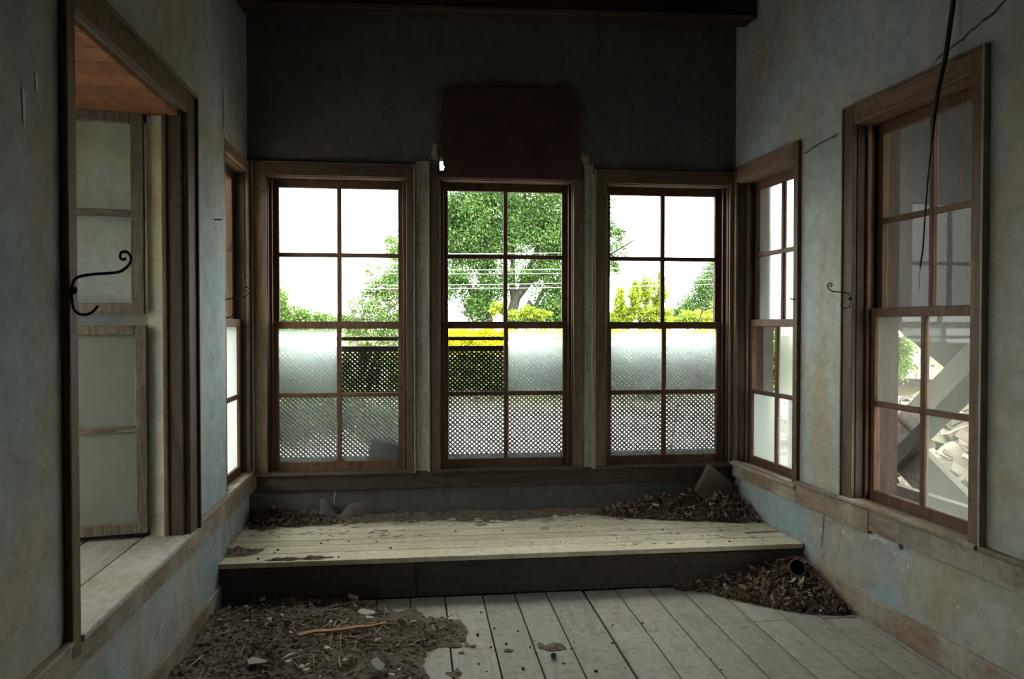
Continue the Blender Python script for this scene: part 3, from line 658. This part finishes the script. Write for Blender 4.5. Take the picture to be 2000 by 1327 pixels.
hook('faint thin curtain hook at the edge of the narrow left window', (-1.035, 4.345, 1.555), (.9, .43, 0), (0, 1, 0), .80, r=.0035)
p = FR_.w(1.352, -.03, 1.585); hook('small black curtain hook left of the large right window', p, (-.75, .66, 0), (0, 1, 0), .62)
o = MB().tube([FR_.w(.81, 0, 1.592), FR_.w(.81, -.055, 1.60)], .0035, 6).build('nail', M_IRON); tag(o, 'long nail sticking out beside the corner window', 'nail')
o = MB().tube([ony(411, 433, 4.0)+Vector((0,0,0)), ony(424, 433, 4.0)], .003, 6)
o = MB().tube([(-1.025, 4.13, 1.985), (-.985, 4.13, 1.985)], .0035, 6).build('nail', M_IRON); tag(o, 'short nail in the plaster left of the narrow left window', 'nail')
p = ony(1170, 20, 4.70)
o = MB().tube([ony(1168, 20, 4.70), ony(1171, 70, 4.70), ony(1172, 110, 4.70), ony(1168, 145, 4.70)], .0035, 6).build('hanging_wire', M_BLKW); tag(o, 'thin dark wire hanging from the ceiling beam', 'wire')
Y = 3.0
root = empty('hanging_cable', ony(1862, -60, Y)); tag(root, 'frayed dark cable hanging before the large right window', 'cable'); off = root.location
off = ony(1862, -60, Y)
MB().tube([ony(x, y, Y)-off for x, y in ((1867,-90),(1862,0),(1847,110),(1832,180),(1824,235),(1820,275))], [.011,.0105,.010,.009,.007,.006], 7).build('sheath', M_BLKW, root, smooth=True)
MB().tube([ony(x, y, Y)-off for x, y in ((1829,180),(1822,260),(1812,350),(1806,430),(1802,490),(1797,522))], .0035, 6).build('strand', M_BLKW, root, smooth=True)
MB().tube([ony(x, y, Y)-off for x, y in ((1803,480),(1798,525),(1794,545),(1797,568))], .0012, 5).build('fine_strand', M_BLKW, root)

# cracks and peeled spots on the plaster
M_CRK = plain('crack_shadow', (.05,.042,.033), (.09,.075,.06), 40, 1, bstr=0); M_PEEL = plain('bare_plaster', (.30,.24,.15), (.40,.33,.22), 18, 1); M_PEELW = plain('flaked_white', (.42,.41,.36), (.52,.51,.46), 18, 1)
def ribbon(name, wallo, mat, pts, wd, d=-.0025):
    """thin strip on a wall, pts in wall (u,z)"""
    m = MB(); L_ = []; R_ = []
    for i, (u, z) in enumerate(pts):
        a = Vector(pts[max(i-1, 0)]); b = Vector(pts[min(i+1, len(pts)-1)]); t = (b-a).normalized(); n_ = Vector((-t.y, t.x))
        k = wd*random.uniform(.5, 1.3)*(0.25 if i in (0, len(pts)-1) else 1)/2
        L_.append((u+n_.x*k, d, z+n_.y*k)); R_.append((u-n_.x*k, d, z-n_.y*k))
    n = len(pts); m.poly(L_+R_, [(i, i+1, n+i+1, n+i) for i in range(n-1)])
    return m.build(name, mat, wallo)
def wob(a, b, n, amp): return [(a[0]+(b[0]-a[0])*t/n+random.uniform(-amp, amp), a[1]+(b[1]-a[1])*t/n+random.uniform(-amp, amp)) for t in range(n+1)]
def blot(name, wallo, mat, cu, cz, ru, rz, n=22, d=-.0022, tilt=0):
    V = [(cu, d, cz)]
    for k in range(n):
        a = 6.2832*k/n; q = random.uniform(.55, 1.15); x, z = ru*q*math.cos(a), rz*q*math.sin(a)
        V.append((cu+x*math.cos(tilt)-z*math.sin(tilt), d, cz+x*math.sin(tilt)+z*math.cos(tilt)))
    return MB().poly(V, [(0, 1+k, 1+(k+1) % n) for k in range(n)]).build(name, mat, wallo)
ribbon('crack', wr, M_CRK, wob((1.0+.9, 2.585), (2.2, 2.66), 14, .006) + wob((2.215, 2.665), (2.42, 2.74), 8, .006), .010)
ribbon('crack', wr, M_CRK, wob((.86, 2.42), (1.20, 2.45), 9, .006), .012)
ribbon('crack', wr, M_CRK, wob((1.09, .43), (1.06, .24), 9, .005), .006); ribbon('crack', wr, M_CRK, wob((1.11, .235), (1.05, .16), 5, .005), .004)
blot('peeled_patch', wr, M_PEEL, .37, 3.17, .055, .16, tilt=-.5); blot('peeled_patch', wr, M_PEEL, .30, 3.02, .03, .07, tilt=-.5)
for du in (0, .035, .07, .10): blot('peeled_patch', wr, M_PEELW, 1.50+du, .425+random.uniform(-.008, .006), .022, .016, 9)
blot('peeled_patch', wr, M_CRK, 1.715, .428, .022, .020, 9)
blot('peeled_patch', wl, M_PEELW, 2.19, 2.02, .012, .06, 12); blot('peeled_patch', wl, M_PEELW, 2.26, 2.11, .007, .03, 9)
ribbon('crack', wl, M_CRK, wob((4.27, .42), (4.24, .03), 12, .006), .007)
blot('peeled_patch', wl, M_PEEL, 4.30, 2.42, .03, .10, tilt=.1); ribbon('crack', wl, M_CRK, wob((4.315, 2.9), (4.325, 2.2), 10, .004), .010)
blot('peeled_patch', wb, M_PEEL, .11, 2.55, .03, .07, 14); blot('peeled_patch', wb, M_PEEL, 1.10, 2.53, .03, .05, 14)
ribbon('crack', wb, M_CRK, wob((1.09, .40), (1.22, .27), 5, .006), .012); ribbon('crack', wb, M_PEELW, wob((-.52, .40), (-.53, .30), 5, .004), .006)
for k in range(6): blot('peeled_patch', wr, M_PEELW, random.uniform(.9, 2.3), random.uniform(.25, .40), .008, .012, 8)

# ------------------------------------------------------------------ litter
M_DLEAF = leafmat('dry_leaf', [(.070,.046,.030), (.15,.098,.064), (.30,.21,.145), (.11,.070,.045)], .15, .8)
mlf, nt, N, L, P = nm('dry_leaf_single')
c = ramp(nt, orand(nt), [(0, (.08,.05,.033)), (.35, (.16,.10,.066)), (.75, (.28,.19,.13)), (1, (.44,.34,.25))]); L.new(c, P.inputs['Base Color']); P.inputs['Roughness'].default_value = .85
def leaf_pts(seed):
    r = random.Random(seed); out = []
    n = 11
    for k in range(n):
        a = 2*math.pi*k/n; q = (1.0 if k % 2 == 0 else .55)*r.uniform(.8, 1.15)
        out.append((q*math.cos(a), .7*q*math.sin(a)))
    cu = r.uniform(.35, .9)*r.choice((1, 1, -1)); cv = r.uniform(-.5, .7)
    V = [(0, 0, 0)] + [(x, y, cu*y*y*1.2 + cv*x*x*.6 + r.uniform(-.12, .12)) for x, y in out]
    return V, [(0, 1+k, 1+(k+1) % n) for k in range(n)]
LV = [leaf_pts(s) for s in range(7)]
LM = []
for V, Fc in LV:
    me = bpy.data.meshes.new('dry_leaf'); me.from_pydata([Vector(p)*.03 for p in V], [], Fc); me.update(); me.materials.append(mlf); LM.append(me)
def heap(hfun, box, n_stuff, n_single, label, slabel, group, sc=1.0, inside=lambda x, y: True):
    """leaf heap: leaves at random on a mound; the topmost singles are things of their own"""
    m = MB(); k = 0; tries = 0
    while k < n_stuff and tries < 40000:
        tries += 1; x = random.uniform(box[0], box[1]); y = random.uniform(box[2], box[3]); h = hfun(x, y)
        if h <= .004 or not inside(x, y): continue
        V, Fc = random.choice(LV); R = Euler((random.gauss(0, .6), random.gauss(0, .6), random.uniform(0, 6.3))).to_matrix(); s_ = .028*sc*random.uniform(.6, 1.25)
        p = Vector((x, y, box[4]+random.uniform(.15, .95)*h+.006)); m.poly([R @ Vector(v)*s_ + p for v in V], Fc); k += 1
    if k: tag(m.build('leaf_litter', M_DLEAF), label, 'leaves', None, 'stuff')
    k = tries = 0
    while k < n_single and tries < 20000:
        tries += 1; x = random.uniform(box[0], box[1]); y = random.uniform(box[2], box[3]); h = hfun(x, y)
        if h <= .003 or not inside(x, y): continue
        o = link('dry_leaf', random.choice(LM)); s_ = sc*random.uniform(.65, 1.3); o.scale = (s_, s_, s_)
        o.rotation_euler = (random.gauss(0, .5), random.gauss(0, .5), random.uniform(0, 6.3)); o.location = (x, y, box[4]+h+.008)
        tag(o, slabel, 'leaf', group); k += 1
def gauss(x, y, cx, cy, sx, sy): return math.exp(-((x-cx)/sx)**2-((y-cy)/sy)**2)
def rw(y): return 2.128 + (5.05-y)*math.tan(RA)
# right corner of the floor, against step and wall
def h1(x, y): return .14*gauss(x, y, 2.12, 4.12, .42, .22) + .085*gauss(x, y, 2.18, 3.88, .30, .20) + .035*gauss(x, y, 1.60, 4.12, .22, .05) - .018
heap(h1, (1.38, 2.2, 3.62, 4.14, 0), 1900, 95, 'brown dry leaf litter heaped in the floor corner by the step', 'dry brown leaf on the heap in the floor corner by the step', 'leaves on the floor corner heap', .78, lambda x, y: x < rw(y)-.04 and math.hypot(x-2.055, y-3.99) > .062)
# right corner of the platform
def h2(x, y): return .13*gauss(x, y, 2.0, 4.95, .55, .20) + .06*gauss(x, y, 1.55, 5.0, .40, .10) + .05*gauss(x, y, 2.1, 4.75, .22, .12) - .02
heap(h2, (1.15, 2.16, 4.55, 5.02, .217), 2100, 95, 'reddish brown leaf litter heaped in the right corner of the platform', 'dry brown leaf on the heap in the right platform corner', 'leaves on the right platform heap', .74, lambda x, y: x < rw(y)-.03)
# left corner of the platform
def h3(x, y): return .10*gauss(x, y, -.95, 5.0, .42, .11) + .03*gauss(x, y, .3, 5.03, .6, .04) + .02*gauss(x, y, -.2, 5.03, .3, .05) - .012
heap(h3, (-1.0, .95, 4.75, 5.02, .217), 900, 40, 'dark leaf litter swept against the wall below the left back window', 'dry leaf on the dark litter below the left back window', 'leaves on the left platform litter', .65)

# dirt sheets: ragged low mounds
from mathutils import noise as mn
def dirt(name, label, box, hfun, cell=.011, z=0.0, mat=None, amp=.06):
    x0, x1, y0, y1 = box; nx = int((x1-x0)/cell); ny = int((y1-y0)/cell); idx = {}; V = []; Fc = []
    def H(i, j):
        x = x0+i*cell; y = y0+j*cell
        e = hfun(x, y) + .55*mn.fractal(Vector((x*5, y*5, 1.3)), .9, 2.1, 5)*amp + .012*mn.noise(Vector((x*19, y*19, 2)))
        f = abs(mn.noise(Vector((x*38, y*38, 4))))*.018 + mn.noise(Vector((x*15, y*15, 9)))*.010
        return e, f
    hs = {(i, j): H(i, j) for i in range(nx+1) for j in range(ny+1)}
    def vid(i, j):
        if (i, j) not in idx:
            e, f = hs[(i, j)]; idx[(i, j)] = len(V); V.append((x0+i*cell, y0+j*cell, z+max(.0005, min(e, .05)*.55+f*min(1, max(0, e)*40))))
        return idx[(i, j)]
    for i in range(nx):
        for j in range(ny):
            if max(hs[(i, j)][0], hs[(i+1, j)][0], hs[(i+1, j+1)][0], hs[(i, j+1)][0]) > .004: Fc.append((vid(i, j), vid(i+1, j), vid(i+1, j+1), vid(i, j+1)))
    me = bpy.data.meshes.new(name); me.from_pydata(V, [], Fc); me.update()
    return tag(link(name, me, mat or M_DIRT), label, 'dirt', None, 'stuff')
def hd(x, y):
    return .07*max(0, 1-((x+.98)/1.02)**2)**.5*min(1, max(0, (4.55-y)*1.7)) - .030 + .05*gauss(x, y, .08, 3.70, .20, .16) + .05*gauss(x, y, -.15, 3.32, .22, .16) - .05*max(0, y-3.95)*max(0, x+.45)*3 + .03*gauss(x, y, -.1, 3.62, .2, .12) + .022*gauss(x, y, .12, 3.40, .10, .10) + .022*gauss(x, y, .15, 3.52, .06, .04)
dirt('dirt_heap', 'dark dirt and crumbled plaster spread over the left floor boards', (-1.0, .36, 2.75, 4.148), hd, cell=.0065, amp=.075)
def hd2(x, y): return .034*max(0, min(1, (y-4.80)/.22)) + .05*gauss(x, y, -.96, 4.34, .12, .08) + .030*gauss(x, y, -.75, 4.19, .2, .018) + .025*gauss(x, y, -.45, 4.20, .12, .014) + .045*gauss(x, y, -.8, 4.95, .5, .09) + .045*gauss(x, y, .4, 5.0, 1.0, .05)-.021
dirt('dirt_scatter', 'thin dirt scattered along the left end and back of the platform', (-1.01, 1.3, 4.165, 5.045), hd2, z=.217, mat=M_DIRT2, cell=.008, amp=.045)
def hd3(x, y): return .034*gauss(x, y, .60, 3.42, .05, .07)+.03*gauss(x, y, .40, 3.42, .05, .02)+.025*gauss(x, y, .62, 3.27, .03, .02)-.022
dirt('dirt_patch', 'small dirt patch on the middle floor board', (.3, .72, 3.1, 3.6), hd3, .005, mat=M_DIRT2, amp=.05)

# leaves and twigs among the dirt
def hL(x, y): return max(.0, .02*gauss(x, y, -.75, 3.98, .4, .2) + .045*gauss(x, y, -.08, 3.68, .17, .07) + .03*gauss(x, y, -.12, 3.55, .15, .08) + .02*gauss(x, y, -.6, 3.6, .5, .4)-.004)
heap(hL, (-.97, .2, 2.95, 4.12, .012), 1100, 45, 'crumbled leaves and chaff mixed into the dirt on the left floor', 'curled dry leaf on the dirt of the left floor', 'leaves on the left dirt heap', .55)
twm = []
for k in range(5):
    r = random.Random(k); twm.append(MB().tube([(-.5, 0, 0), (-.15, r.uniform(-.02, .02), r.uniform(0, .02)), (.2, r.uniform(-.02, .02), r.uniform(0, .02)), (.5, r.uniform(-.01, .01), 0)], [.018, .021, .018, .011], 5).mesh('twig')); twm[-1].materials.append(M_TWIG)
for k in range(190):
    for _ in range(60):
        x, y = random.gauss(-.42, .32), random.gauss(3.72, .28)
        if not (-.96 < x < .2 and 3.0 < y < 4.1): continue
        if hd(x, y) > .006: break
    s_ = random.uniform(.04, .15); o = link('twig', twm[k % 5]); o.scale = (s_, random.uniform(.08, .19), .12)
    o.location = (x, y, min(.05, max(0, hd(x, y)))*.55+.016); o.rotation_euler = (random.gauss(0, .1), random.gauss(0, .10), random.uniform(0, 6.3)); tag(o, 'dry twig or straw lying in the dirt on the left floor', 'twig', 'twigs in the left dirt heap')
def flake_mesh(seed, th=.12):
    r = random.Random(seed); n = r.randint(5, 8); pts = []
    for k in range(n): a = 2*math.pi*k/n+r.uniform(-.3, .3); q = r.uniform(.55, 1.1); pts.append((q*math.cos(a), .65*q*math.sin(a)))
    m = MB().prism(pts, 0, th).mesh('paint_flake'); m.materials.append(M_CHIP); return m
FM = [flake_mesh(s) for s in range(8)]; FT = [flake_mesh(s+20, .5) for s in range(4)]
def flake(name, x, y, z, s_, label, cat, group, tilt=.11, ms=FM):
    o = link(name, random.choice(ms)); o.scale = (s_, s_, s_*random.uniform(.5, 1.1)); o.location = (x, y, z); o.rotation_euler = (random.gauss(0, tilt), random.gauss(0, tilt), random.uniform(0, 6.3)); tag(o, label, cat, group); return o
# named chunks on the left floor (photo pixels on the floor)
for px, py, s_, lab in ((715,1200,.075,'broad pale plaster slab in the dirt near the step'),(503,1302,.06,'whitish plaster lump at the near left of the dirt'),(565,1291,.032,'cream plaster chip right of the whitish lump'),(597,1320,.025,'small white chip at the front of the dirt'),(551,1210,.018,'tiny white chip behind the wood splinter'),(527,1218,.017,'tiny white chip at the left of the splinter'),(690,1240,.030,'grey white lump beside the wood splinter'),(735,1316,.05,'grey plaster slab at the front edge of the dirt'),(690,1172,.035,'grey stone against the step riser'),(513,1174,.028,'grey stone in the dirt below the step'),(720,1212,.025,'grey chip beside the broad pale slab'),(640,1275,.026,'dull chip in the middle of the dirt'),(480,1192,.022,'dark stone at the back left of the dirt')):
    p = onz(px, py, .02); flake('plaster_chunk', p.x, p.y, min(.05, max(0, hd(p.x, p.y)))*.55+.016, s_, lab, 'plaster chunk', 'plaster chunks in the left dirt', .15, FT if s_ < .06 else FM)
for k in range(40):
    for _ in range(60):
        x, y = random.uniform(-.97, .15), random.uniform(3.0, 4.05)
        if hd(x, y) > .004: break
    flake('plaster_crumb', x, y, min(.05, max(0, hd(x, y)))*.55+.012, random.uniform(.008, .02), 'small pale crumb in the dirt on the left floor', 'crumb', 'crumbs in the left dirt heap', .2, FT)
# long splinter
a, b = onz(582, 1242, .05), onz(752, 1218, .05)
m = MB(); pts = [a.lerp(b, t/6) + Vector((0, .012*math.sin(t*1.1), .004*math.sin(t*2))) for t in range(7)]
for i in range(6): m.bar(pts[i], pts[i+1], .030-.003*i, .010)
tag(m.build('wood_splinter', M_WSPL), 'long orange brown wood splinter lying on the left dirt heap', 'splinter')
# paint flakes on the platform
def scatter(n, box, smin, smax, label, group, z=.218):
    for _ in range(n): flake('paint_flake', random.uniform(box[0], box[1]), random.uniform(box[2], box[3]), z, random.uniform(smin, smax), label, 'paint flake', group)
scatter(80, (-.97, -.05, 4.58, 4.98), .007, .032, 'thin pale paint flake on the left part of the platform', 'paint flakes on the left of the platform')
scatter(60, (-.05, 1.25, 4.76, 5.01), .010, .045, 'thin pale paint flake near the wall in the middle of the platform', 'paint flakes at the middle back of the platform')
scatter(60, (1.1, 2.0, 4.24, 4.78), .010, .028, 'small pale paint flake on the right part of the platform', 'paint flakes on the right of the platform')
for px, py, s_, lab in ((1475,1036,.07,'large oval white paint flake at the right end of the platform'),(1095,1024,.06,'long pale paint flake in the middle of the platform'),(1065,1033,.055,'pale flake left of the long one in the middle of the platform'),(820,1046,.03,'pale flake lifted on the second platform board'),(930,1012,.06,'broad pale flake near the wall under the middle window'),(945,1005,.045,'pale flake leaning at the wall under the middle window'),(660,1018,.05,'pale flake before the curled sheet'),(1200,1046,.03,'flake beside a seam on the right half of the platform'),(1270,1045,.02,'cream round flake on the right half of the platform')):
    p = onz(px, py, .217); flake('paint_flake', p.x, min(p.y, 4.98), .219, s_, lab, 'paint flake', 'larger flakes on the platform', .04)
o = MB().prism([(1.92, 4.40), (2.14, 4.41), (2.13, 4.48), (2.0, 4.50)], .2175, .224).build('thin_board', M_PLAT); tag(o, 'thin loose board piece under the oval flake', 'board')
m_b = plain('dark_bit', (.05,.035,.025), (.10,.07,.05), 20, 1)
bit = MB().prism([(.9, 0), (.3, .8), (-.7, .6), (-.9, -.3), (.1, -.9)], 0, .9).mesh('dirt_bit'); bit.materials.append(m_b)
for k in range(44):
    if k < 26: x, y, z = random.uniform(.25, 1.3), random.uniform(3.1, 3.9), 0
    else: x, y, z = random.uniform(-.9, 2.0), random.uniform(4.2, 4.7), .217
    o = link('dirt_bit', bit); s_ = random.uniform(.003, .009); o.scale = (s_, s_, s_*.8); o.location = (x, y, z); o.rotation_euler = (0, 0, random.uniform(0, 6))
    tag(o, 'tiny dark bit of dirt on the floor boards' if z == 0 else 'tiny dark bit of dirt on the platform boards', 'dirt bit', 'dirt bits on the floor boards' if z == 0 else 'dirt bits on the platform')

# worn block in the right corner of the platform
root = empty('worn_block', tuple(ony(1402, 960, 4.95))); root.rotation_euler = (math.radians(-18), math.radians(38), math.radians(8)); tag(root, 'tilted worn brown block leaning in the right corner above the leaves', 'block')
MB().prism([(-.16, -.10), (-.15, .11), (.105, .115), (.13, .08), (.13, -.08), (.105, -.105)], -.02, .02).build('slab', M_CARD, root, bevel=.008).rotation_euler = (math.pi/2, 0, 0)
# curled sheet under the left window
m = MB(); n = 14; V = []
for k in range(n+1):
    t = k/n; x = -.14+.28*t; hgt = .115 - .075*math.exp(-((t-.42)/.16)**2) + (.03 if t < .2 else 0); yy = -.03*math.sin(t*3.1)
    V += [(x, yy, 0), (x, yy+.012, hgt), (x, yy+.005, 0), (x, yy+.017, hgt-.002)]
m.poly(V, [f for k in range(n) for f in ((4*k, 4*k+4, 4*k+5, 4*k+1), (4*k+2, 4*k+3, 4*k+7, 4*k+6), (4*k+1, 4*k+5, 4*k+7, 4*k+3))])
o = m.build('curled_sheet', plain('old_card', (.075,.066,.052), (.12,.105,.085), 9, .95), smooth=True); o.location = (-.47, 4.985, .217); tag(o, 'curled grey sheet standing against the wall below the left back window', 'sheet')
# tin can in the floor heap
root = empty('tin_can', (2.055, 4.06, .085)); root.rotation_euler = (math.radians(58), 0, math.radians(-12)); tag(root, 'open dark tin can lying in the floor corner leaves', 'can')
n = 18
V = [(r*math.cos(6.2832*k/n), r*math.sin(6.2832*k/n), z) for r, z in ((.045, 0), (.045, .10), (.042, .10), (.042, .004)) for k in range(n)]
MB().poly(V, [(r*n+k, r*n+(k+1) % n, (r+1)*n+(k+1) % n, (r+1)*n+k) for r in range(3) for k in range(n)] + [tuple(range(n))[::-1], tuple(3*n+k for k in range(n))]).build('body', plain('rusty_tin', (.05,.035,.028), (.11,.08,.06), 16, .6, .4), root)
MB().tube([(.044*math.cos(6.2832*k/n), .044*math.sin(6.2832*k/n), .10) for k in range(n+1)], .002, 5).build('rim', M_TWIG, root)
o = MB().tube([onz(1081, 1281, 0), onz(1081, 1281, .022)], .012, 10).build('bottle_cap', m_b); tag(o, 'small dark red cap on the middle floor board', 'cap')
# broken card behind the dirty pane of the left window
m = MB().prism([(-.33, .515), (-.30, .70), (-.27, .71), (-.10, .655), (-.10, .515)], 0, .004)
o = m.build('broken_glass', pane('glass_shard', .8, (.12,.11,.085), .5, .1)); o.rotation_euler = (math.pi/2, 0, 0); o.location = (0, 5.165, 0); tag(o, 'dirty broken glass piece leaning behind the lower left window pane', 'glass')
